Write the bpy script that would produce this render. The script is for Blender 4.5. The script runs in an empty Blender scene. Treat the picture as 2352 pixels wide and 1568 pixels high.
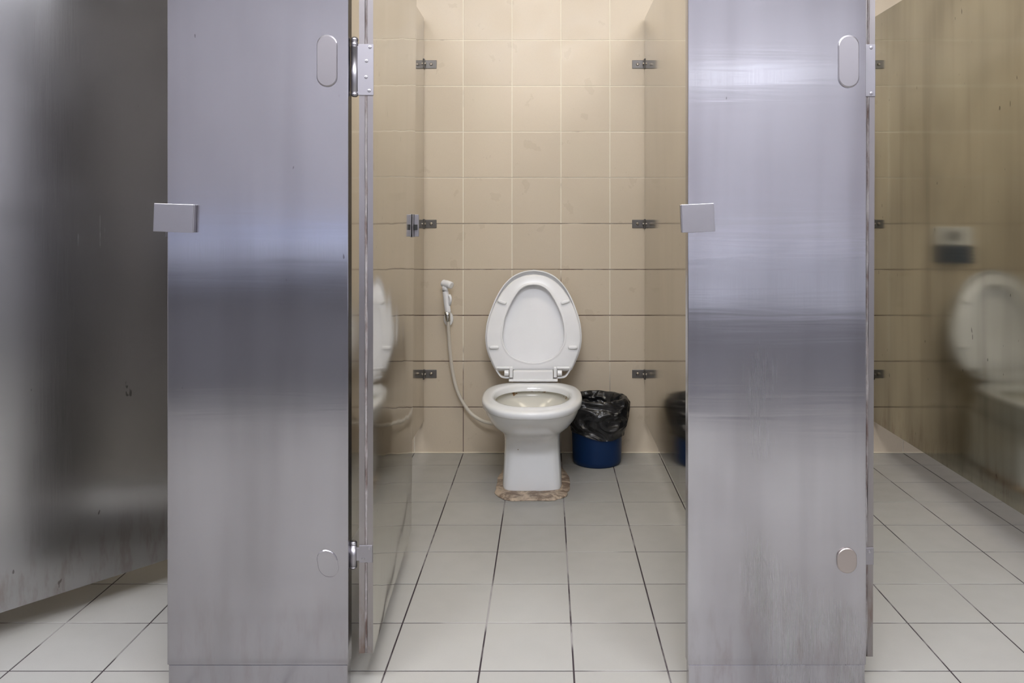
import bpy, bmesh, math, random
from mathutils import Vector, Matrix, noise as mnoise
random.seed(7)
PI = math.pi
scn = bpy.context.scene
C = scn.collection

# ------------------------------------------------------------------ camera / world / lights / exposure
H = 0.962; F = 1820.0; PX, PY = 1257.0, 500.0           # eye height, focal length in px, vanishing point
cam_d = bpy.data.cameras.new('camera'); cam = bpy.data.objects.new('camera', cam_d); C.objects.link(cam)
cam.location = (0, 0, H); cam.rotation_euler = (PI/2, 0, 0)
cam_d.sensor_width = 36; cam_d.lens = F/2352*36
cam_d.shift_x = (1176-PX)/2352; cam_d.shift_y = (PY-784)/2352
cam_d.clip_start = .02
scn.camera = cam
scn.view_settings.view_transform = 'Standard'; scn.view_settings.look = 'None'
scn.view_settings.gamma = 1; scn.view_settings.exposure = 0.3
try: scn.view_settings.use_curve_mapping = False
except Exception: pass
w = bpy.data.worlds.new('world'); scn.world = w; w.use_nodes = True
w.node_tree.nodes['Background'].inputs[0].default_value = (.8, .85, 1, 1)
w.node_tree.nodes['Background'].inputs[1].default_value = .3
COOL = (.90, .92, 1.0); WARM = (1.0, .93, .80)
CEIL = 2.62; WALL_Y = 3.242; FRONT_Y = -1.15
# fixtures: (x, y, long, wide, strength, colour) ; hung just under the ceiling
FIX = [(-1.35, -.05, 1.0, .30, 42.0, COOL), (0, -.05, 1.0, .30, 56.0, COOL), (1.35, -.05, 1.0, .30, 42.0, COOL),
       (-1.0, 2.15, .62, .16, 10.0, WARM), (-.053, 2.15, .62, .16, 24.0, WARM), (.877, 2.15, .62, .16, 22.0, WARM)]

# ------------------------------------------------------------------ helpers
def W(px, py, D): return Vector(((px-PX)*D/F, D, H-(py-PY)*D/F))

def obj(name, bm, mat, parent=None, smooth=False, bevel=0, seg=2, angle=35):
    bmesh.ops.recalc_face_normals(bm, faces=bm.faces)
    me = bpy.data.meshes.new(name); bm.to_mesh(me); bm.free()
    if mat: me.materials.append(mat)
    o = bpy.data.objects.new(name, me); C.objects.link(o)
    if parent: o.parent = parent
    if smooth:
        for p in me.polygons: p.use_smooth = True
    if bevel:
        m = o.modifiers.new('bevel', 'BEVEL'); m.width = bevel; m.segments = seg; m.limit_method = 'ANGLE'; m.angle_limit = math.radians(angle)
    return o
def empty(name, loc=(0,0,0), rz=0):
    o = bpy.data.objects.new(name, None); C.objects.link(o); o.location = loc; o.rotation_euler = (0,0,rz); o.empty_display_size = .05; return o
def tag(o, label=None, cat=None, group=None, kind=None):
    if label: o['label'] = label
    if cat: o['category'] = cat
    if group: o['group'] = group
    if kind: o['kind'] = kind
    return o
def copy_tree(o, parent=None):
    c = o.copy(); C.objects.link(c); c.parent = parent
    for ch in list(o.children): copy_tree(ch, c)
    return c
def box(bm, x0, x1, y0, y1, z0, z1, M=None):
    vs = [bm.verts.new((x, y, z)) for z in (z0, z1) for y in (y0, y1) for x in (x0, x1)]
    for f in ((0,1,3,2),(4,6,7,5),(0,4,5,1),(2,3,7,6),(0,2,6,4),(1,5,7,3)): bm.faces.new([vs[i] for i in f])
    if M is not None: bmesh.ops.transform(bm, matrix=M, verts=vs)
    return vs
def loft(bm, rings, cap0=True, cap1=True, closed=True):
    R = [[bm.verts.new(p) for p in r] for r in rings]; n = len(R[0])
    for a, b in zip(R, R[1:]):
        for i in range(n if closed else n-1):
            j = (i+1) % n; bm.faces.new((a[i], a[j], b[j], b[i]))
    if cap0: bm.faces.new(R[0][::-1])
    if cap1: bm.faces.new(R[-1])
    return R
def cyl(bm, p0, p1, r, n=20, r1=None):
    p0 = Vector(p0); p1 = Vector(p1); d = (p1-p0).normalized(); q = d.to_track_quat('Z', 'Y'); r1 = r if r1 is None else r1
    rings = [[p + q @ Vector((rr*math.cos(2*PI*i/n), rr*math.sin(2*PI*i/n), 0)) for i in range(n)] for p, rr in ((p0, r), (p1, r1))]
    loft(bm, rings)
def lathe_pts(profile, n=24, c=(0,0)):
    return [[Vector((c[0]+r*math.cos(2*PI*i/n), c[1]+r*math.sin(2*PI*i/n), z)) for i in range(n)] for r, z in profile]
def spline(pts, k=10):
    pts = [Vector(p) for p in pts]; P = [2*pts[0]-pts[1]] + pts + [2*pts[-1]-pts[-2]]; out = []
    for i in range(1, len(P)-2):
        for s in range(k):
            t = s/k; a, b, c, d = P[i-1:i+3]
            out.append(.5*((2*b)+(c-a)*t+(2*a-5*b+4*c-d)*t*t+(3*b-a-3*c+d)*t**3))
    out.append(pts[-1]); return out
def tube(bm, pts, r, n=12):
    rings = []; up = Vector((0,1,0.01)).normalized()
    for i, p in enumerate(pts):
        d = (pts[min(i+1,len(pts)-1)]-pts[max(i-1,0)]).normalized(); a = d.cross(up).normalized(); b = a.cross(d)
        rr = r(i/(len(pts)-1)) if callable(r) else r
        rings.append([p + a*rr*math.cos(2*PI*k/n)+b*rr*math.sin(2*PI*k/n) for k in range(n)])
    loft(bm, rings)
def stadium(hw, hh, n=12):
    """outline of a stadium (vertical) in local x,z"""
    r = min(hw, hh); s = hh-r; pts = []
    for i in range(n+1):
        a = PI*i/n; pts.append((r*math.cos(a)*hw/r, s+r*math.sin(a)))
    for i in range(n+1):
        a = PI+PI*i/n; pts.append((r*math.cos(a)*hw/r, -s+r*math.sin(a)))
    return pts

# ------------------------------------------------------------------ materials
class NT:
    def __init__(s, name):
        s.m = bpy.data.materials.new(name); s.m.use_nodes = True; s.t = s.m.node_tree; s.b = s.t.nodes['Principled BSDF']
    def n(s, typ, **kw):
        nd = s.t.nodes.new(typ)
        for k, v in kw.items():
            if k.startswith('_'): setattr(nd, k[1:], v)
            else: nd.inputs[k.replace('__', ' ')].default_value = v
        return nd
    def l(s, a, b): s.t.links.new(a, b)
    def math(s, op, a, b=None, clamp=False):
        nd = s.t.nodes.new('ShaderNodeMath'); nd.operation = op; nd.use_clamp = clamp
        for i, v in enumerate((a, b)):
            if v is None: continue
            if isinstance(v, (int, float)): nd.inputs[i].default_value = v
            else: s.l(v, nd.inputs[i])
        return nd.outputs[0]
    def mix(s, fac, a, b):
        nd = s.t.nodes.new('ShaderNodeMix'); nd.data_type = 'RGBA'
        for sock, v in ((nd.inputs[0], fac), (nd.inputs[6], a), (nd.inputs[7], b)):
            if isinstance(v, (int, float)): sock.default_value = v
            elif isinstance(v, tuple): sock.default_value = (*v, 1)
            else: s.l(v, sock)
        return nd.outputs[2]
    def pos(s, scale=(1,1,1), obj=False, loc=(0,0,0)):
        mp = s.t.nodes.new('ShaderNodeMapping'); mp.inputs['Scale'].default_value = scale; mp.inputs['Location'].default_value = loc
        if obj: s.l(s.t.nodes.new('ShaderNodeTexCoord').outputs['Object'], mp.inputs[0])
        else: s.l(s.t.nodes.new('ShaderNodeNewGeometry').outputs['Position'], mp.inputs[0])
        return mp.outputs[0]
    def noise(s, vec, scale=1, detail=3, rough=.5, dist=0):
        nd = s.t.nodes.new('ShaderNodeTexNoise'); s.l(vec, nd.inputs['Vector']); nd.inputs['Scale'].default_value = scale
        nd.inputs['Detail'].default_value = detail; nd.inputs['Roughness'].default_value = rough; nd.inputs['Distortion'].default_value = dist
        return nd.outputs['Fac']
    def ramp(s, v, a, b, c0=0., c1=1.):
        nd = s.t.nodes.new('ShaderNodeMapRange'); s.l(v, nd.inputs[0]); nd.interpolation_type = 'SMOOTHSTEP'
        nd.inputs[1].default_value = a; nd.inputs[2].default_value = b; nd.inputs[3].default_value = c0; nd.inputs[4].default_value = c1
        return nd.outputs[0]
    def bump(s, h, dist, strength=1, prev=None):
        nd = s.t.nodes.new('ShaderNodeBump'); s.l(h, nd.inputs['Height']); nd.inputs['Distance'].default_value = dist; nd.inputs['Strength'].default_value = strength
        if prev: s.l(prev, nd.inputs['Normal'])
        return nd.outputs[0]

def plain(name, col, rough=.5, metal=0., spec=.5, coat=0., bumpy=0):
    t = NT(name); b = t.b
    v = t.noise(t.pos(), 9, 4)
    t.l(t.mix(v, tuple(c*.93 for c in col), tuple(min(1, c*1.05) for c in col)), b.inputs['Base Color'])
    b.inputs['Roughness'].default_value = rough; b.inputs['Metallic'].default_value = metal
    b.inputs['Specular IOR Level'].default_value = spec; b.inputs['Coat Weight'].default_value = coat
    if bumpy: t.l(t.bump(t.noise(t.pos(), 400, 3), bumpy), b.inputs['Normal'])
    return t.m

def steel(name, col=(.60,.59,.60), rough=.2, aniso=.75, dent=.001, dscale=(2.5,2.5,3.5), dirt=.15, streak=.1, rust=0., dloc=(0,0,0), ripple=0.):
    """brushed stainless sheet, brushed vertically: highlights spread sideways"""
    t = NT(name); b = t.b; b.inputs['Metallic'].default_value = 1
    P = t.pos()
    br = t.noise(t.pos((900,900,7)), 1, 3, .6)                       # fine brushing
    sm = t.noise(t.pos((1.6,1.6,1.1), loc=dloc), 1.8, 2.5, .45, .5)     # hand smears
    st = t.noise(t.pos((14,14,1.0), loc=dloc), 1, 2.5, .5)               # drips
    k = t.math('ADD', t.math('MULTIPLY', t.ramp(sm, .25, .8), dirt), t.math('MULTIPLY', t.ramp(st, .38, .8), streak))
    k = t.math('ADD', k, t.math('MULTIPLY', br, .06), clamp=True)
    c = t.mix(k, col, tuple(x*y for x, y in zip(col, (.45,.43,.42))))
    sp = t.noise(t.pos((60,60,22), loc=dloc), 1, 2, .5)
    c = t.mix(t.ramp(sp, .745, .77, 0, .65), c, (.07,.06,.055))        # small specks
    if rust:
        sx = t.t.nodes.new('ShaderNodeSeparateXYZ'); t.l(P, sx.inputs[0])
        lowz = t.ramp(sx.outputs[2], .06, .30, 1, 0)
        rn = t.noise(t.pos((40,40,9)), 1, 5, .65)
        c = t.mix(t.math('MULTIPLY', t.math('MULTIPLY', lowz, t.ramp(rn, .45, .7)), rust), c, (.16,.085,.05))
    t.l(c, b.inputs['Base Color'])
    r = t.math('ADD', t.math('MULTIPLY', t.ramp(sm, .25, .8), rough*.4), t.math('MULTIPLY', br, rough*.35))
    t.l(t.math('ADD', r, rough*.6), b.inputs['Roughness'])
    b.inputs['Anisotropic'].default_value = aniso
    cr = t.t.nodes.new('ShaderNodeVectorMath'); cr.operation = 'CROSS_PRODUCT'
    t.l(t.t.nodes.new('ShaderNodeNewGeometry').outputs['Normal'], cr.inputs[0]); cr.inputs[1].default_value = (0.001,0.001,1)
    t.l(cr.outputs[0], b.inputs['Tangent'])
    d = t.noise(t.pos(dscale, loc=dloc), 1, 1.5, .4)
    nb = t.bump(d, dent*10, .1, None)
    if ripple: nb = t.bump(t.noise(t.pos((2.5,2.5,42), loc=dloc), 1, 2.5, .55, .4), ripple, 1, nb)
    t.l(nb, b.inputs['Normal'])
    return t.m

def tile_mat(name, origin, size, axes, col, var, rough, specks, grime=0., grime_col=(.3,.25,.2)):
    """per-tile tone from the tile's own cell number"""
    t = NT(name); b = t.b
    P = t.pos(); sx = t.t.nodes.new('ShaderNodeSeparateXYZ'); t.l(P, sx.inputs[0])
    i = [t.math('FLOOR', t.math('DIVIDE', t.math('SUBTRACT', sx.outputs[a], o), s)) for a, o, s in zip(axes, origin, size)]
    cb = t.t.nodes.new('ShaderNodeCombineXYZ'); t.l(i[0], cb.inputs[0]); t.l(i[1], cb.inputs[1])
    wn = t.t.nodes.new('ShaderNodeTexWhiteNoise'); t.l(cb.outputs[0], wn.inputs['Vector'])
    c = t.mix(wn.outputs['Value'], tuple(x*(1-var) for x in col), tuple(min(1, x*(1+var)) for x in col))
    n1 = t.noise(P, 5, 5, .6); c = t.mix(t.ramp(n1, .35, .75, 0, .02+grime), c, grime_col)
    n2 = t.noise(P, 700, 2, .5); c = t.mix(t.ramp(n2, .55, .75, 0, specks), c, tuple(x*.6 for x in col))
    n3 = t.noise(t.pos((1,1,1)), 150, 1, .4); c = t.mix(t.ramp(n3, .84, .87, 0, .5), c, (.2,.15,.1))
    t.l(c, b.inputs['Base Color'])
    t.l(t.ramp(t.noise(P, 14, 4), .3, .7, rough*.85, rough*1.2), b.inputs['Roughness'])
    t.l(t.bump(t.noise(P, 350, 3, .6), .0003, .6), b.inputs['Normal'])
    return t.m

def grout_mat(name, a, b_, lo, hi, sc):
    t = NT(name); P = t.pos()
    t.l(t.mix(t.ramp(t.noise(P, sc, 4, .6), lo, hi), a, b_), t.b.inputs['Base Color']); t.b.inputs['Roughness'].default_value = .9
    return t.m

M = {}
TS = .2; GX = -.3438; WH = .1876; GY = 1.6835
M['wall_tile'] = tile_mat('wall_tile', (GX, 0), (TS, WH), (0, 2), (.645,.55,.42), .03, .32, .2, .0)
M['floor_tile'] = tile_mat('floor_tile', (GX, GY), (TS, TS), (0, 1), (.385,.375,.345), .03, .38, .2, .05, (.36,.32,.25))
M['wall_grout'] = grout_mat('wall_grout', (.80,.72,.58), (.30,.22,.16), .50, .70, 5)
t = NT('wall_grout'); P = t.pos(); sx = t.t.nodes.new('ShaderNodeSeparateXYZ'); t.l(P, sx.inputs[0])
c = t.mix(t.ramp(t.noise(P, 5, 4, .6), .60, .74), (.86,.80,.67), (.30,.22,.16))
fr = t.math('FRACT', t.math('ADD', t.math('DIVIDE', sx.outputs[2], WH), .5))       # bed joints: tile-edge shade painted in with grime, darker on the lower courses
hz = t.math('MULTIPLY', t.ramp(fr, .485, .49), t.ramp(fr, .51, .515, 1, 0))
bed_dark = t.math('MULTIPLY', hz, t.math('MULTIPLY', t.ramp(sx.outputs[2], .75, 1.35, 1, 0), t.ramp(t.noise(P, 9, 4, .6), .25, .6, .55, 1)))
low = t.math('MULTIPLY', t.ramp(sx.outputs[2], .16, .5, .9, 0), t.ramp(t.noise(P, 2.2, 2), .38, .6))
t.l(t.mix(t.math('MAXIMUM', bed_dark, low), c, (.16,.11,.085)), t.b.inputs['Base Color']); t.b.inputs['Roughness'].default_value = .9; M['wall_grout'] = t.m
M['floor_grout'] = grout_mat('floor_grout', (.035,.024,.028), (.30,.28,.27), .48, .62, 3.5)
M['bead'] = plain('bead', (.78,.70,.54), .35)
M['steel_front'] = steel('steel_front', (.43,.42,.44), .23, .75, .0012, (1.6,1.6,6), .28, .2, .15, (0,0,0), .00008)
M['steel_right'] = steel('steel_right', (.555,.545,.575), .25, .8, .0018, (1.6,1.6,5), .46, .34, .2, (3,1,7), .0002)
M['steel_side'] = steel('steel_side', (.60,.57,.51), .10, .45, .0006, (2,3,3), .18, .12, .3)
M['steel_stall'] = steel('steel_stall', (.51,.49,.405), .12, .5, .0012, (2,3,3), .5, .3, .6, (9,3,2))
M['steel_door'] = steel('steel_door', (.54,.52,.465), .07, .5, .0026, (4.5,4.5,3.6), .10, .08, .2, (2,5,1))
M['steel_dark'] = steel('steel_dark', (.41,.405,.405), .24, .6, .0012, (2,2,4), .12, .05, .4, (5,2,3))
M['edge'] = steel('edge', (.36,.335,.33), .4, .2, .001, (9,9,9), .3, .3, .8)
M['hardware'] = plain('hardware', (.36,.345,.355), .36, 1)
M['hinge_metal'] = plain('hinge_metal', (.34,.325,.34), .42, 1)
M['cover'] = plain('cover', (.33,.31,.315), .32, 1)
M['cover2'] = plain('cover2', (.42,.40,.41), .32, 1)
M['cover3'] = plain('cover3', (.42,.37,.34), .45, 1)
M['bracket'] = plain('bracket', (.17,.16,.15), .45, .6)
M['bolt'] = plain('bolt', (.38,.34,.29), .35, 1)
M['slot'] = plain('slot', (.03,.03,.03), .8)
M['chrome'] = plain('chrome', (.75,.74,.72), .12, 1)
M['plastic'] = plain('plastic', (.90,.90,.905), .25, 0, .5)
M['plastic2'] = plain('plastic2', (.80,.79,.77), .3)
M['hose'] = plain('hose', (.66,.61,.52), .4)
M['blue'] = plain('blue', (.002,.022,.085), .42, 0, .3)
M['water'] = plain('water', (.55,.55,.50), .05)
t = NT('edge_sealant'); P = t.pos((1,1,1))
c = t.mix(t.ramp(t.noise(t.pos((60,60,12)), 1, 5, .65), .35, .65), (.27,.25,.24), (.08,.05,.04))
t.l(c, t.b.inputs['Base Color']); t.b.inputs['Roughness'].default_value = .75
t.l(t.bump(t.noise(P, 140, 4), .002), t.b.inputs['Normal']); M['edge_sealant'] = t.m
# vitreous china with a few brown specks under the rim and near the foot
t = NT('china'); P = t.pos()
c = t.mix(t.ramp(t.noise(P, 75, 2, .5), .80, .81, 0, .75), (.84,.85,.85), (.22,.12,.05))
sx = t.t.nodes.new('ShaderNodeSeparateXYZ'); t.l(P, sx.inputs[0])
band = t.math('MULTIPLY', t.ramp(sx.outputs[2], .288, .297), t.ramp(sx.outputs[2], .297, .304, 1, 0))
t.l(c, t.b.inputs['Base Color']); t.b.inputs['Roughness'].default_value = .12; t.b.inputs['Coat Weight'].default_value = .3
M['china'] = t.m
t = NT('china_inside'); P = t.pos()
c = t.mix(t.ramp(t.noise(P, 26, 4, .6), .56, .62), (.62,.60,.52), (.26,.13,.035))
sx = t.t.nodes.new('ShaderNodeSeparateXYZ'); t.l(P, sx.inputs[0])
c = t.mix(t.ramp(sx.outputs[2], .284, .292), (.66,.64,.57), c)
t.l(c, t.b.inputs['Base Color']); t.b.inputs['Roughness'].default_value = .15
M['china_inside'] = t.m
t = NT('mortar'); P = t.pos()
c = t.mix(t.ramp(t.noise(P, 20, 5, .7, 1.), .36, .60), (.66,.53,.39), (.24,.17,.12))
t.l(c, t.b.inputs['Base Color']); t.b.inputs['Roughness'].default_value = .55
t.l(t.bump(t.noise(P, 60, 4), .004), t.b.inputs['Normal']); M['mortar'] = t.m
t = NT('bin_bag'); P = t.pos((1,1,1)); t.b.inputs['Base Color'].default_value = (.018,.018,.019,1); t.b.inputs['Roughness'].default_value = .24
t.l(t.bump(t.noise(t.pos((1,1,1.6)), 6.5, 1.5, .4, 2.5), .06, 1), t.b.inputs['Normal']); M['bin_bag'] = t.m
M['paint'] = plain('paint', (.40,.39,.405), .7)
M['ceil'] = plain('ceil', (.82,.81,.78), .8)
M['counter'] = plain('counter', (.75,.78,.88), .3)
M['dark_tile'] = plain('dark_tile', (.22,.22,.245), .5)
M['apron'] = plain('apron', (.42,.46,.58), .5)
def emit(name, col, s):
    t = NT(name); t.b.inputs['Base Color'].default_value = (.8,.8,.8,1)
    t.b.inputs['Emission Color'].default_value = (*col, 1); t.b.inputs['Emission Strength'].default_value = s; return t.m
M['housing'] = plain('housing', (.8,.8,.8), .5)

# ------------------------------------------------------------------ the setting
XL, XR = -2.55, 2.6
def tiled(name, mat_t, mat_g, u0, u1, v0, v1, ou, ov, su, sv, gap, place, rec=.0012, ch=.0009):
    """tile field as one mesh: grout bed plus chamfered tiles; place(u, v, depth) -> point"""
    bm = bmesh.new()
    q = [bm.verts.new(place(u, v, 0)) for u, v in ((u0,v0),(u1,v0),(u1,v1),(u0,v1))]; f = bm.faces.new(q); f.material_index = 1
    q = [bm.verts.new(place(u, v, -.05)) for u, v in ((u0,v0),(u1,v0),(u1,v1),(u0,v1))]; f = bm.faces.new(q); f.material_index = 1
    i0, i1 = math.floor((u0-ou)/su), math.ceil((u1-ou)/su); j0, j1 = math.floor((v0-ov)/sv+1e-6), math.ceil((v1-ov)/sv)
    for i in range(i0, i1):
        for j in range(j0, j1):
            a0, a1 = max(u0, ou+i*su+gap/2), min(u1, ou+(i+1)*su-gap/2); b0, b1 = max(v0, ov+j*sv+gap/2), min(v1, ov+(j+1)*sv-gap/2)
            if a1-a0 < .004 or b1-b0 < .004: continue
            rings = []
            for e, d in ((0, 0), (0, rec-ch*.6), (ch, rec)):
                rings.append([bm.verts.new(place(u, v, d)) for u, v in ((a0+e,b0+e),(a1-e,b0+e),(a1-e,b1-e),(a0+e,b1-e))])
            for A, B in zip(rings, rings[1:]):
                for k in range(4): bm.faces.new((A[k], A[(k+1)%4], B[(k+1)%4], B[k]))
            bm.faces.new(rings[-1])
    me = bpy.data.meshes.new(name); bm.to_mesh(me); bm.free(); me.materials.append(mat_t); me.materials.append(mat_g)
    o = bpy.data.objects.new(name, me); C.objects.link(o); return tag(o, kind='structure')
tiled('floor', M['floor_tile'], M['floor_grout'], XL, XR, FRONT_Y, WALL_Y, GX, GY, TS, TS, .0036, lambda u, v, d: (u, v, -.0012+d))
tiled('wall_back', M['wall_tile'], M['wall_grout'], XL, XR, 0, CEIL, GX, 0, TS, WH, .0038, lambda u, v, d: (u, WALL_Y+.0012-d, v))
def slab(name, mat, *a):
    bm = bmesh.new(); box(bm, *a); return tag(obj(name, bm, mat), kind='structure')
slab('ceiling', M['ceil'], XL, XR, FRONT_Y, WALL_Y, CEIL, CEIL+.05)
slab('wall_left', M['paint'], XL-.05, XL, FRONT_Y, WALL_Y, 0, CEIL)
slab('wall_right', M['paint'], XR, XR+.05, FRONT_Y, WALL_Y, 0, CEIL)
slab('wall_front', M['paint'], XL, XR, FRONT_Y-.05, FRONT_Y, 0, CEIL)
bm = bmesh.new(); box(bm, XL, XR, WALL_Y-.004, WALL_Y+.0005, 0, .005); tag(obj('trim_1', bm, M['bead'], bevel=.0015), kind='structure')

# fixtures that light the place
for i, (x, y, lx, ly, s, col) in enumerate(FIX):
    r = empty('ceiling_light', (x, y, CEIL-.06))
    tag(r, ['white ceiling light over the washroom aisle, the left one', 'white ceiling light over the washroom aisle, the middle one', 'white ceiling light over the washroom aisle, the right one', 'small ceiling light above the left stall', 'small ceiling light above the middle stall', 'small ceiling light above the right stall'][i], 'ceiling light', 'ceiling lights')
    bm = bmesh.new(); box(bm, -lx/2-.02, lx/2+.02, -ly/2-.02, ly/2+.02, .012, .06); obj('housing', bm, M['housing'], r, bevel=.004)
    bm = bmesh.new(); box(bm, -lx/2, lx/2, -ly/2, ly/2, 0, .012); obj('diffuser', bm, emit('lamp_%s' % 'abcdefgh'[i], col, s), r)

# the washbasin side behind the viewer, which the steel mirrors
r = empty('washbasin_counter', (-1.35, FRONT_Y, 0)); tag(r, 'pale washbasin counter on the wall facing the stalls, left part', 'counter')
bm = bmesh.new(); box(bm, -1.15, 1.0, .001, .50, .745, .785); obj('worktop', bm, M['counter'], r, bevel=.005)
bm = bmesh.new(); box(bm, -1.15, 1.0, .44, .47, .655, .744); obj('apron', bm, M['apron'], r)
bm = bmesh.new(); box(bm, -1.15, 1.0, .001, .42, .002, .744); obj('base_cabinet', bm, M['dark_tile'], r)
bm = bmesh.new(); box(bm, -1.15, 1.0, .001, .015, .786, .955); obj('backsplash', bm, M['apron'], r)
r = empty('washbasin_counter', (1.3, FRONT_Y, 0)); tag(r, 'pale washbasin counter with a deep front on the wall facing the stalls, right part', 'counter')
bm = bmesh.new(); box(bm, -1.0, 1.2, .001, .50, .745, .785); obj('worktop', bm, M['counter'], r, bevel=.005)
bm = bmesh.new(); box(bm, -1.0, 1.2, .44, .47, .50, .744); obj('apron', bm, M['counter'], r)
bm = bmesh.new(); box(bm, -1.0, 1.2, .001, .42, .002, .744); obj('base_cabinet', bm, M['dark_tile'], r)
r = empty('added_streak_light', (1.07, FRONT_Y, 1.74)); tag(r, 'unseen horizontal tube light added to streak the right pilaster', 'added light')  # unseen tube added so the right pilaster mirrors a bright streak
bm = bmesh.new(); box(bm, -.33, .33, .001, .03, -.03, .03); obj('housing', bm, M['housing'], r, bevel=.003)
bm = bmesh.new(); cyl(bm, (-.30, .05, 0), (.30, .05, 0), .016); obj('tube', bm, emit('lamp_tube', (.85,.9,1), 3.5), r, smooth=False)

# ------------------------------------------------------------------ toilet partitions
TOP = 1.776; T = .028
def screw(bm, M_, r=.0045, h=.002):
    rings = lathe_pts([(r, 0), (r*.95, h*.6), (r*.5, h), (.0001, h)], 14)
    for R in rings:
        for p in R: p[:] = M_ @ p
    loft(bm, rings)
RY = Matrix.Rotation(PI/2, 4, 'X')     # local +z to world -y
def bracket(parent, x, z, side):
    """u-shaped wall clip: side=+1 plate shows at x+ of the panel face"""
    bm = bmesh.new()
    box(bm, min(x, x+side*.050), max(x, x+side*.050), WALL_Y-.0035, WALL_Y-.0005, z-.017, z+.017)
    x0, x1 = sorted((x, x+side*.003)); box(bm, x0, x1, WALL_Y-.026, WALL_Y-.0035, z-.020, z+.020)
    b = obj('wall_bracket', bm, M['bracket'], parent, bevel=.0025)
    bm = bmesh.new(); screw(bm, Matrix.Translation((x+side*.028, WALL_Y-.0035, z)) @ RY, .0062, .005); obj('bolt', bm, M['bolt'], b)
    bm = bmesh.new(); cyl(bm, (x+side*.003, WALL_Y-.015, z), (x+side*.008, WALL_Y-.015, z), .005, 12); obj('bolt', bm, M['bolt'], b)
def partition(x0, mat, label, sides):
    r = empty('partition_panel', (0,0,0)); tag(r, label, 'partition', 'stall partitions')
    bm = bmesh.new(); box(bm, x0, x0+T, 1.632, WALL_Y-.012, .134, TOP); obj('panel', bm, mat, r, bevel=.0015)
    for z in (.962-(y-500)*.0017813 for y in (148, 514, 858)):
        for s in sides: bracket(r, x0+T if s > 0 else x0, z, s)
    return r
partition(-.5024-T, M['steel_side'], 'stainless steel partition on the left of the middle stall, behind its open door', (1,-1))
partition(.397, M['steel_side'], 'stainless steel partition on the right of the middle stall, beside the waste bin', (-1,1))
partition(1.327, M['steel_stall'], 'tarnished brownish steel partition at the far right, seen past the right stall door edge', (-1,))
partition(-.5024-T-.93, M['steel_side'], 'stainless steel partition on the far side of the left stall', (1,))

def plate(bm, cx, z0, z1, hw, y, th=.0025, skew=0):
    out = stadium(hw, (z1-z0)/2); cz = (z0+z1)/2; rings = []
    for e, d in ((0, 0), (0, th-.0012), (.0012, th)):
        rings.append([Vector((cx+px*(1-e/hw)+skew*pz, y-d, cz+pz*(1-e/hw))) for px, pz in out])
    loft(bm, rings)
def pilaster(x0, x1, mat, label):
    r = empty('partition_pilaster', ((x0+x1)/2, 1.6, 0)); tag(r, label, 'pilaster', 'stall pilasters'); o = (x0+x1)/2
    bm = bmesh.new(); h = (x1-x0)/2; box(bm, -h, h, 0, .029, .0592, TOP+.01); obj('panel', bm, mat, r, bevel=.0016)
    bm = bmesh.new(); box(bm, -h+.002, h-.002, .002, .027, 0, .0586); obj('shoe', bm, mat, r, bevel=.0012)
    return r, o
def keeper(r, ox, px0, px1, tilt, side):
    """bent strike plate clipped over the free edge"""
    D = 1.588; a, b = W(px0, 468, D), W(px1, 533, D); cx, cz = (a.x+b.x)/2-ox, (a.z+b.z)/2; hw, hh = abs(b.x-a.x)/2, abs(a.z-b.z)/2
    R = Matrix.Translation((cx, 0, cz)) @ Matrix.Rotation(tilt, 4, 'Y')
    bm = bmesh.new(); box(bm, -hw, hw, -.013, -.010, -hh, hh, R)
    box(bm, -side*hw-.0015, -side*hw+.0015, -.0115, -.0008, -hh*.98, hh*.98, R)
    k = obj('keeper_plate', bm, M['hardware'], r, bevel=.0009)
    bm = bmesh.new(); cyl(bm, (cx-side*hw*.3, -.0100, cz), (cx-side*hw*.3, -.0004, cz), .010, 16); obj('spacer', bm, M['slot'], k)
z = lambda y, D=1.6: H-(y-PY)*D/F
x = lambda p, D=1.6: (p-PX)*D/F
p1, o1 = pilaster(x(384), x(800), M['steel_front'], 'stainless steel pilaster left of the middle stall opening, darker one')
keeper(p1, o1, 353, 444, .035, -1)
bm = bmesh.new(); plate(bm, x(751.5)-o1, z(200), z(80), .0207, 0); tag(obj('cover_plate', bm, M['cover'], p1), 'upper oblong cover plate')
bm = bmesh.new(); plate(bm, x(753)-o1, z(1325), z(1262), .0205, 0, .0018, -.16); tag(obj('cover_plate', bm, M['steel_front'], p1), 'lower rounded cover plate')
p2, o2 = pilaster(x(1580), x(1989.5), M['steel_right'], 'bright scuffed stainless steel pilaster right of the middle stall opening')
keeper(p2, o2, 1566, 1641, -.045, 1)
bm = bmesh.new(); plate(bm, x(1948.5)-o2, z(202), z(81), .0205, 0, .004); tag(obj('cover_plate', bm, M['cover2'], p2), 'upper oblong cover plate')
bm = bmesh.new(); plate(bm, x(1944.5)-o2, z(1315), z(1257), .0198, 0, .004); tag(obj('cover_plate', bm, M['cover3'], p2), 'lower rounded brownish cover plate')
pilaster(-1.76, -1.395, M['steel_front'], 'stainless steel pilaster outside the view at the hinge side of the left stall door')

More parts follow.
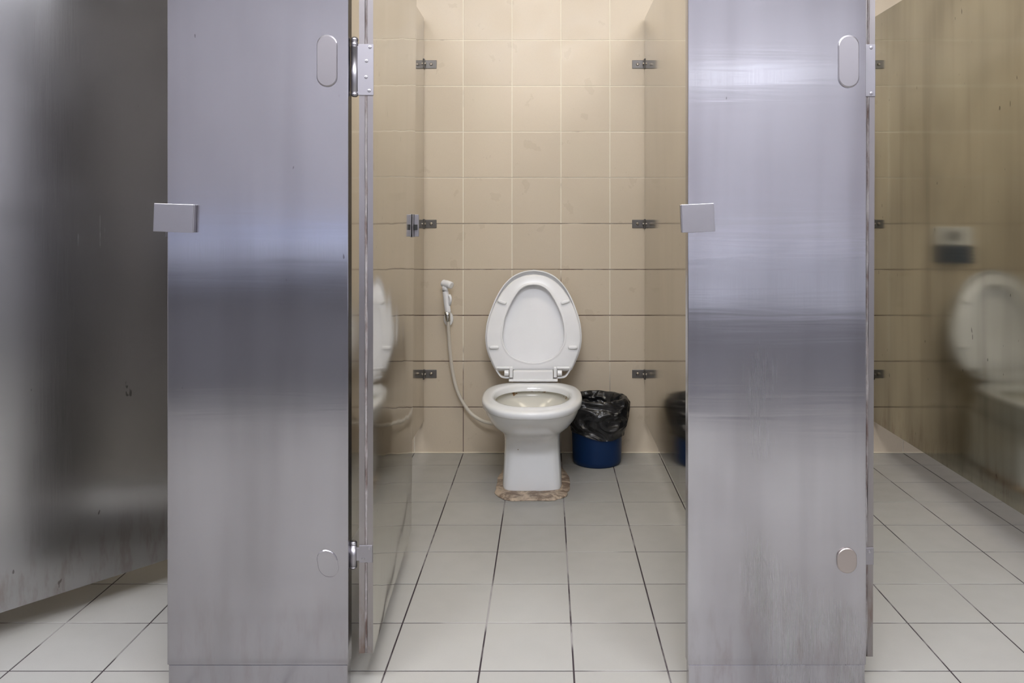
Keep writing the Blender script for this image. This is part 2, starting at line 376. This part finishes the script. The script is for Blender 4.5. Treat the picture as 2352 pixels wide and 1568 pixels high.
def v_y(o, p): return [o.data.vertices[i].co.y for i in p.vertices]
def door(loc, rz, zb, width, mat, label, twist=0., lean=0., hinge=True, seed=0):
    """local: hinge edge at y=0, panel runs to +y, the face at x=0 looks to +x"""
    r = empty('stall_door', (loc[0], loc[1], 0), rz); tag(r, label, 'door', 'stall doors')
    th = .0285; g = .0035
    NZ = 24; bm = bmesh.new(); rings = []
    prof = [(0,0),(-th/2+g/2+.001,0),(-th/2+g/2,.006),(-th/2-g/2,.006),(-th/2-g/2-.001,0),(-th,0),(-th,width*.25),(-th,width*.5),(-th,width*.75),(-th,width),(0,width),(0,width*.75),(0,width*.5),(0,width*.25)]
    for i in range(NZ+1):
        zz = zb+(TOP-zb)*i/NZ
        rings.append([Vector((px+twist*(py/width)*(zz-zb)/(TOP-zb)+lean*(zz-1.2), py, zz)) for px, py in prof])
    loft(bm, rings); pn = obj('panel', bm, mat, r); pn.data.materials.append(M['edge'])
    for p in pn.data.polygons:
        if p.normal.y < -.5 or max(v_y(pn, p)) < .01: p.material_index = 1
    # lumpy sealant squeezed into the edge joint
    bm = bmesh.new(); n = 90; rings = []
    for i in range(n+1):
        zz = zb+.001+(TOP-zb-.002)*i/n; nn = mnoise.noise(Vector((seed, 3.1, zz*24))); n2 = mnoise.noise(Vector((seed+5, 1.1, zz*9)))
        hw = .0030+.0016*nn+.0008*n2; dy = -.0006-.0012*max(0, nn)
        cx = -th/2+.0012*n2+lean*(zz-1.2)
        rings.append([Vector((cx-hw, .005, zz)), Vector((cx-hw*.8, dy*.6, zz)), Vector((cx, dy-.0006, zz)), Vector((cx+hw*.8, dy*.6, zz)), Vector((cx+hw, .005, zz))])
    loft(bm, rings); obj('edge_sealant', bm, M['edge_sealant'], r, smooth=True)
    return r
def door_latch(r, width, z0, z1, off=0.):
    bm = bmesh.new(); box(bm, off, off+.003, width-.055, width-.012, z0, z1); box(bm, off+.003, off+.016, width-.030, width-.026, z0+.001, z1-.001)
    l = obj('slide_latch', bm, M['hardware'], r, bevel=.0008)
    bm = bmesh.new(); box(bm, off+.003, off+.0045, width-.0256, width-.0135, z0+.004, z1-.004); box(bm, off+.0045, off+.012, width-.045, width-.031, z0+.02, z0+.035)
    obj('latch_bar', bm, M['slot'], l, bevel=.0005)

# middle stall door
d1 = door((-.356, 1.62), math.radians(2.79), .0725, .638, M['steel_door'], 'open stainless steel door of the middle stall, seen nearly edge-on', twist=.0165, seed=1)
door_latch(d1, .638, .908, .972, .0085)

def hinge(r, xl, xr, y, z0, z1, barrel=None, screws=(), label=None, mat='hinge_metal'):
    bm = bmesh.new(); box(bm, xl, xr, y-.0024, y-.0002, z0, z1)
    if barrel: box(bm, barrel[0], xl+.002, y-.0024, y-.0004, z0+.004, z1-.004)
    h = obj('hinge', bm, M[mat], r, bevel=.0012); tag(h, label)
    if barrel:
        bx, by, b0, b1, br = barrel; L = b1-b0
        bm = bmesh.new(); rings = lathe_pts([(br*.6,b0),(br*.95,b0+.003),(br*.95,b0+L*.07),(br*.7,b0+L*.075),(br,b0+L*.09),(br,b1-L*.16),(br*.75,b1-L*.165),(br*.95,b1-L*.18+.004),(br*.95,b1-L*.08),(br*.75,b1-L*.075),(br*.95,b1-L*.065),(br*.95,b1-.003),(br*.6,b1)], 24, (bx, by))
        loft(bm, rings); obj('barrel', bm, M['hardware'], h, smooth=True)
    for sx_, sz in screws:
        bm = bmesh.new(); screw(bm, Matrix.Translation((sx_, y-.0024, sz)) @ RY, .0036, .0012); s = obj('screw', bm, M['hardware'], h)
    return h
zz = lambda y: z(y, 1.617)
hinge(d1, -.0305, .0012, 0, zz(219), zz(101), (-.0375, .0005, zz(222), zz(85), .0075),
      [(-.013, zz(140)), (-.014, zz(177)), (-.0075, zz(208)), (-.006, zz(108))], 'upper hinge with long barrel')
hinge(d1, -.0285, -.001, 0, zz(1292), zz(1252), (-.040, .0005, zz(1306), zz(1242), .0075), [(-.008, zz(1259)), (-.020, zz(1283))], 'small lower hinge')
# left stall door, half open
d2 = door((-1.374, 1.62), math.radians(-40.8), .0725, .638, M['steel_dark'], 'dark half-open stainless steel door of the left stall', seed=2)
door_latch(d2, .638, .913, .975)
# right stall door, edge-on
d3 = door((.6755, 1.634), 0.0, .0575, .638, M['steel_side'], 'open stainless steel door of the right stall, only its ragged edge showing', lean=.0035, seed=3)
z3 = lambda y: z(y, 1.634)
hinge(d3, -.0215, .0006, 0, z3(222), z3(102), None, [(-.0085, z3(110)), (-.0085, z3(215))], 'bright upper hinge leaf')
hinge(d3, -.024, -.003, 0, z3(1296), z3(1256), None, [(-.012, z3(1266))], 'small lower hinge leaf')

# ------------------------------------------------------------------ toilet
CX = -.054
def ring(z_, hw, yf, yb, yc, nf, nb, n=72, cx=CX):
    out = []
    for i in range(n):
        a = 2*PI*i/n; c, s = math.cos(a), math.sin(a); e = nf if s < 0 else nb; L = (yc-yf) if s < 0 else (yb-yc)
        out.append(Vector((cx+hw*math.copysign(abs(c)**(2/e), c), yc+L*math.copysign(abs(s)**(2/e), s), z_)))
    return out
toilet = empty('toilet', (CX, 2.95, 0)); tag(toilet, 'white ceramic toilet with raised seat and lid, centred in the open middle stall', 'toilet', 'toilets in the stalls')
def tobj(name, bm, mat, parent=toilet, root=toilet, **kw):
    bmesh.ops.translate(bm, vec=-Vector(root.location), verts=bm.verts); return obj(name, bm, mat, parent, **kw)
ext = [(0,.1065,2.776,3.19,2.98,7,7),(.012,.1075,2.774,3.19,2.98,7,7),(.06,.1045,2.777,3.19,2.98,6.5,7),(.12,.1015,2.778,3.19,2.98,6,6),
       (.165,.1005,2.776,3.19,2.98,5.5,6),(.188,.103,2.768,3.19,2.97,4.8,6),(.203,.110,2.745,3.18,2.95,4.0,5),(.216,.124,2.712,3.17,2.92,3.2,4),(.235,.141,2.672,3.15,2.89,2.8,3.4),
       (.258,.155,2.636,3.12,2.87,2.55,3),(.280,.1645,2.608,3.10,2.855,2.4,2.8),(.297,.169,2.594,3.08,2.85,2.35,2.7),(.3015,.1695,2.592,3.075,2.85,2.35,2.7),
       (.3025,.1735,2.583,3.07,2.845,2.35,2.7),(.306,.177,2.577,3.065,2.845,2.35,2.7),(.320,.1785,2.573,3.065,2.845,2.35,2.7),(.3265,.1765,2.577,3.062,2.845,2.35,2.7),
       (.3298,.171,2.588,3.055,2.845,2.35,2.7),(.3305,.163,2.605,3.045,2.845,2.35,2.7),(.3302,.146,2.642,3.022,2.84,2.25,2.4),(.328,.1395,2.655,3.010,2.84,2.2,2.35),(.323,.1365,2.662,3.004,2.84,2.2,2.3),
       (.306,.1345,2.668,3.000,2.84,2.2,2.3)]
bm = bmesh.new(); R = loft(bm, [ring(*e) for e in ext], cap0=True, cap1=False)
# gentle upright ridge down the front of the foot
for v in bm.verts:
    if v.co.y < 2.80 and v.co.z < .2: v.co.y += .010*min(1, abs(v.co.x-CX)/.09)*math.sin(PI*min(1, max(0, v.co.z/.2))) - .003
tobj('bowl', bm, M['china'], smooth=True)
ins = [(.306,.1345,2.668,3.000,2.84,2.2,2.3),(.3045,.142,2.655,3.012,2.84,2.2,2.3),(.300,.147,2.648,3.018,2.84,2.2,2.3),(.285,.146,2.652,3.012,2.84,2.2,2.3),(.255,.130,2.68,2.985,2.84,2.1,2.1),(.22,.100,2.73,2.96,2.85,2,2),(.19,.070,2.78,2.94,2.86,2,2),(.172,.055,2.80,2.93,2.87,2,2)]
bm = bmesh.new(); loft(bm, [ring(*e) for e in ins], cap0=False, cap1=True); tobj('bowl_inside', bm, M['china_inside'], smooth=True)
bm = bmesh.new(); rr = ring(.198,.079,2.766,2.947,2.86,2,2); bm.faces.new([bm.verts.new(p) for p in rr]); tobj('water', bm, M['water'])
# mortar bed
bm = bmesh.new(); n = 110; rings = []
for lev, (off, zz_) in enumerate(((0, .0005), (-.001, .0035), (-.010, .006), (-.030, .007))):
    r_ = []
    for i, p in enumerate(ring(zz_, .133, 2.690, 3.16, 2.93, 4.2, 4, n)):
        d = (Vector((p.x-CX, p.y-2.93, 0))).normalized(); nn = mnoise.noise(Vector((math.cos(2*PI*i/n)*3.2, math.sin(2*PI*i/n)*3.2, 2.0)))*.012+mnoise.noise(Vector((math.cos(2*PI*i/n)*9, math.sin(2*PI*i/n)*9, 4.0)))*.005
        q = p+d*(nn+off); q.z += mnoise.noise(Vector((q.x*40, q.y*40, 1)))*.0025 if lev > 0 else 0
        if q.y > 2.93: q.x = CX+(q.x-CX)*(1-.25*min(1, (q.y-2.93)/.2))
        r_.append(q)
    rings.append(r_)
loft(bm, rings); tobj('mortar_bed', bm, M['mortar'], smooth=True)

# seat + lid, in the leaning plane: u across, v up, w toward the viewer
B0, B1 = Vector((CX, 3.072, .368)), Vector((CX, 3.150, .757)); VV = (B1-B0).normalized(); LEN = (B1-B0).length; WW = Vector((1,0,0)).cross(VV); WW = WW if WW.y < 0 else -WW
def S(u, v, w_): return B0+Vector((u,0,0))+VV*v+WW*w_
def curve_outline(hws, n):
    """hws: list of (yzoom, half width); closed smooth outline resampled by arc length, starting at the top"""
    right = [Vector((h*.000329, (1290-y)/1210*LEN, 0)) for y, h in hws]
    sp = spline(right, 8); sp[0].x = 0
    if hws[-1][1] > 0: sp.append(Vector((0, sp[-1].y, 0)))
    L = [0]
    for a, b in zip(sp, sp[1:]): L.append(L[-1]+(b-a).length)
    out = []; k = 0; m = n//2
    for i in range(m+1):
        s = L[-1]*i/m
        while k < len(L)-2 and L[k+1] < s: k += 1
        f = (s-L[k])/max(1e-9, L[k+1]-L[k]); out.append(sp[k].lerp(sp[k+1], f))
    return out + [Vector((-p.x, p.y, 0)) for p in out[-2:0:-1]]
LID = [(80,0),(92,95),(112,165),(155,250),(230,335),(320,402),(440,466),(580,520),(700,556),(800,571),(900,576),(1000,565),(1100,537),(1200,494),(1255,466),(1283,448),(1290,430)]
SEAT = [(138,0),(148,90),(168,155),(215,245),(290,330),(370,392),(470,450),(590,505),(700,540),(800,558),(900,564),(1000,553),(1100,526),(1200,484),(1250,460),(1276,440),(1283,420)]
HOLE = [(270,0),(278,70),(305,130),(350,180),(420,229),(500,273),(620,326),(720,352),(850,367),(950,358),(1040,320),(1100,270),(1145,200),(1175,110),(1188,50),(1190,0)]
NN = 128
def inset(o, d):
    out = []; n = len(o)
    for i in range(n):
        t_ = (o[(i+1)%n]-o[i-1]).normalized(); out.append(o[i]+Vector((-t_.y, t_.x, 0))*-d)
    return out
lo_, so_, ho_ = curve_outline(LID, NN), curve_outline(SEAT, NN), curve_outline(HOLE, NN)
cen = Vector((0, LEN*.42, 0))
def ins2(o, d): return [p+(cen-p).normalized()*d for p in o]
lid_rings = [(ins2(lo_, .012), -.043), (ins2(lo_, .004), -.041), (lo_, -.034), (lo_, -.014), (ins2(lo_, .0015), -.012), (ins2(lo_, .0045), -.0125), (ins2(lo_, .006), -.016), (ins2(lo_, .010), -.030), (ins2(lo_, .03), -.034), (ins2(lo_, .08), -.035)]
bm = bmesh.new(); loft(bm, [[S(p.x, p.y, w_) for p in o] for o, w_ in lid_rings]); tobj('lid', bm, M['plastic'], smooth=True)
seat_rings = [(so_, -.013), (so_, -.006), (ins2(so_, .0025), -.002), (ins2(so_, .007), 0), (ins2(ho_, -.012), .001), (ins2(ho_, -.0065), .002), (ins2(ho_, -.0035), .0045), (ins2(ho_, -.001), .0035), (ho_, 0), (ho_, -.014), (ins2(ho_, -.004), -.0155), (ins2(so_, .004), -.0155)]
bm = bmesh.new(); rr = [[S(p.x, p.y, w_) for p in o] for o, w_ in seat_rings]; RR = loft(bm, rr, False, False)
for i in range(NN): bm.faces.new((RR[-1][i], RR[-1][(i+1)%NN], RR[0][(i+1)%NN], RR[0][i]))
seat = tobj('seat', bm, M['plastic'], smooth=True)
def sv(y): return (1290-y)/1210*LEN
for ux, yy, ang in ((-378, 474, -.30), (380, 474, .30), (-466, 1014, 0), (466, 1014, 0)):
    bm = bmesh.new(); n = 24; rings = []
    for e, w_ in ((0, -.001), (0, .006), (.0015, .0085), (.004, .0095)):
        rr_ = []
        for i in range(n):
            a = 2*PI*i/n; c, s = math.cos(a), math.sin(a)
            pu, pv = (.0185-e)*math.copysign(abs(c)**.6, c), (.0075-e)*math.copysign(abs(s)**.7, s)
            rr_.append(S(ux*.000329+pu*math.cos(ang)-pv*math.sin(ang), sv(yy)+pu*math.sin(ang)+pv*math.cos(ang), w_))
        rings.append(rr_)
    loft(bm, rings); tobj('bumper', bm, M['plastic'], seat, smooth=True)
# hinge: bridge block, foot strip, barrel stubs, ears
def pxbox(bm, x0, x1, y0, y1, Df, dep):
    a, b = W(x0, y0, Df), W(x1, y1, Df); box(bm, a.x, b.x, Df, Df+dep, b.z, a.z)
bm = bmesh.new(); pxbox(bm, 1178.5, 1270.5, 852.5, 875, 3.028, .035); pxbox(bm, 1168.5, 1281, 871.5, 876.5, 3.024, .045)
hg = tobj('hinge', bm, M['plastic'], bevel=.0025, seg=3)
for sgn in (-1, 1):
    f = lambda p: PX_C + sgn*(p)
    PX_C = 1224.7
    bm = bmesh.new()
    xs = sorted((f(47), f(54.5))); pxbox(bm, xs[0], xs[1], 843, 867, 3.036, .02)
    xs = sorted((f(47), f(84))); pxbox(bm, xs[0], xs[1], 842.5, 847, 3.050, .012)
    tobj('seat_lug', bm, M['plastic'], hg, bevel=.0018)
    bm = bmesh.new(); xs = sorted((f(55.5), f(66))); a = W(xs[0], 856.5, 3.052); b = W(xs[1], 856.5, 3.052); cyl(bm, a, b, .0115, 24); tobj('hinge_pin', bm, M['plastic'], hg, bevel=.001)
    bm = bmesh.new(); pts = spline([W(f(84.5), 849, 3.068), W(f(79.5), 857, 3.066), W(f(73), 864, 3.063), W(f(64), 866.3, 3.06), W(f(55.5), 866.3, 3.06)], 6)
    rings = []
    for i, p in enumerate(pts):
        d = (pts[min(i+1,len(pts)-1)]-pts[max(i-1,0)]); d.y = 0; d.normalize(); nr = Vector((-d.z, 0, d.x)); hh = .0022+.001*i/len(pts)
        rings.append([p+nr*hh+Vector((0,-.008,0)), p-nr*hh+Vector((0,-.008,0)), p-nr*hh+Vector((0,.010,0)), p+nr*hh+Vector((0,.010,0))])
    loft(bm, rings); tobj('lid_ear', bm, M['plastic'], hg, bevel=.0008)
t2 = copy_tree(toilet); t2.location.x += .93
t2['label'] = 'white ceramic toilet in the right stall, seen mirrored in the brownish steel partition'

# wall plate next to it, mirrored in the far right partition
r = empty('flush_plate', (.996, WALL_Y, .85)); tag(r, 'pale square flush plate over a slatted grey panel in the right stall', 'flush plate')
bm = bmesh.new(); box(bm, -.075, .075, -.012, -.0005, .0, .076); obj('plate', bm, M['plastic2'], r, bevel=.004)
bm = bmesh.new(); cyl(bm, (0, -.016, .038), (0, -.012, .038), .022, 24); obj('button', bm, M['hardware'], r, bevel=.001)
bm = bmesh.new()
for i in range(5): box(bm, -.075, .075, -.02, -.004, -.072+i*.0142, -.072+i*.0142+.010)
box(bm, -.075, .075, -.004, -.0005, -.072, -.002)
obj('slatted_panel', bm, plain('slate', (.09,.12,.17), .5), r)

# ------------------------------------------------------------------ waste bin with bag
bn = empty('waste_bin', (.196, 3.128, 0)); tag(bn, 'blue plastic waste bin with a black liner beside the middle toilet', 'waste bin')
bm = bmesh.new(); prof = [(.088,0),(.0935,.004),(.0955,.02),(.099,.13),(.1015,.245),(.1035,.246),(.1035,.252),(.0995,.252),(.098,.245),(.094,.02),(.02,.012)]
loft(bm, lathe_pts(prof, 56)); obj('bucket', bm, M['blue'], bn, smooth=True)
bm = bmesh.new(); n = 120; rings = []
# fold-over: outside hem -> up -> over rim -> down inside
bp = [(.1035,.118,.4),(.1055,.130,.5),(.109,.155,1),(.111,.185,1.3),(.111,.212,1.5),(.110,.235,1.1),(.1085,.250,.6),(.1045,.2575,.3),(.099,.2575,.3),(.095,.247,.6),(.089,.225,1.2),(.080,.19,1.6),(.07,.14,1.5),(.055,.08,1),(.03,.05,.6)]
for k, (r0, z0, amp) in enumerate(bp):
    rr_ = []
    for i in range(n):
        a = 2*PI*i/n; v = Vector((math.cos(a), math.sin(a), 0))
        inner = k >= 9
        fold = mnoise.noise(Vector((v.x*(4.5 if inner else 2.2), v.y*(4.5 if inner else 2.2), z0*(9 if inner else 26)+(7 if inner else 0))))
        fine = mnoise.noise(Vector((v.x*6, v.y*6, z0*22+3)))
        rr2 = r0+amp*(.0065*fold+.003*fine)
        if not inner: rr2 = max(rr2, .1045 if k < 7 else rr2)
        if k >= 8: rr2 = min(rr2, .099 if k == 8 else r0)
        right = (0 if k > 8 else 1)*max(0, v.x)*(.012 if 2 <= k <= 7 else .004)*(1.6 if 3 <= k <= 5 else 1)
        zz2 = z0+(.007*mnoise.noise(Vector((v.x*1.8, v.y*1.8, 9))) if k in (0,1,2) else 0)+(.004*mnoise.noise(Vector((v.x*3.5, v.y*3.5, 4))) if 6 <= k <= 8 else 0)
        if k in (0, 1): zz2 += .02*max(0, -v.x)-.006
        rr_.append(Vector((v.x*rr2+right, v.y*min(rr2, .112), zz2)))
    rings.append(rr_)
loft(bm, rings, cap0=False, cap1=True); bag = obj('bag', bm, M['bin_bag'], bn, smooth=True)
bag['label'] = 'shiny crumpled black liner'

# ------------------------------------------------------------------ bidet sprayer
hs = empty('bidet_sprayer', tuple(W(1030, 740, 3.2))); tag(hs, 'white hand bidet sprayer with hose hanging on the tiled wall left of the toilet', 'bidet sprayer')
def hobj(name, bm, mat, parent=hs, **kw):
    bmesh.ops.translate(bm, vec=-Vector(hs.location), verts=bm.verts); return obj(name, bm, mat, parent, **kw)
D = 3.185
bm = bmesh.new(); a, b = W(1022.5, 667, D), W(1029.5, 718, D)
tube(bm, spline([a, W(1024.5, 680, D), W(1027, 700, D), b], 5), lambda t: .0118+.001*math.sin(t*PI))
hobj('handle', bm, M['plastic'], smooth=True)
bm = bmesh.new(); tube(bm, spline([W(1019, 650.5, D+.006), W(1022.5, 651.5, D), W(1029, 652.5, D-.008), W(1036.5, 655.5, D-.018)], 5), lambda t: .0155-.001*t); 
tube(bm, [W(1022.5, 668, D), W(1023, 655, D)], .0125); hd = hobj('spray_head', bm, M['plastic'], smooth=True)
bm = bmesh.new(); p = W(1036.5, 655.5, D-.018); q = (W(1036.5, 655.5, D-.018)-W(1029, 652.5, D-.008)).normalized(); cyl(bm, p-q*.001, p+q*.0012, .0105, 20); hobj('nozzle', bm, M['plastic2'], hd)
bm = bmesh.new(); cyl(bm, W(1022.4, 668.5, D), W(1022.2, 666, D), .0123, 20); hobj('collar', bm, M['chrome'], hd)
bm = bmesh.new(); tube(bm, spline([W(1032, 677, D-.006), W(1034.5, 683, D-.012), W(1034.5, 692, D-.012), W(1032.5, 700, D-.004)], 4), .0055, 10); hobj('trigger', bm, M['plastic'], smooth=True)
bm = bmesh.new(); rings = lathe_pts([(.0001,0),(.006,.0),(.0165,.003),(.0195,.010),(.0195,.022),(.017,.026)], 28); rings = rings[1:]
Mx = Matrix.Translation(W(1031.5, 731, 3.2415)) @ Matrix.Diagonal((1,1,1.45,1)) @ RY
for R_ in rings:
    for p in R_: p[:] = Mx @ p
loft(bm, rings); hobj('wall_holder', bm, M['plastic'], smooth=True)
bm = bmesh.new(); tube(bm, [W(1027.2, 716, D), W(1028, 725, D), W(1029.3, 737, D)], lambda t: .0122-.003*t, 20); hobj('hose_nut', bm, M['chrome'], smooth=True)
bm = bmesh.new(); pts = spline([W(1029.3, 734, D), W(1030.3, 760, D+.01), W(1033, 800, D+.02), W(1039, 850, D+.03), W(1048, 890, D+.03), W(1062, 922, D+.025), W(1080, 947, D+.015), W(1100, 962, D), W(1120, 970, D-.01), W(1150, 974, D-.005), W(1180, 972, D+.045)], 8)
tube(bm, pts, .0072, 14); hobj('hose', bm, M['hose'], smooth=True)
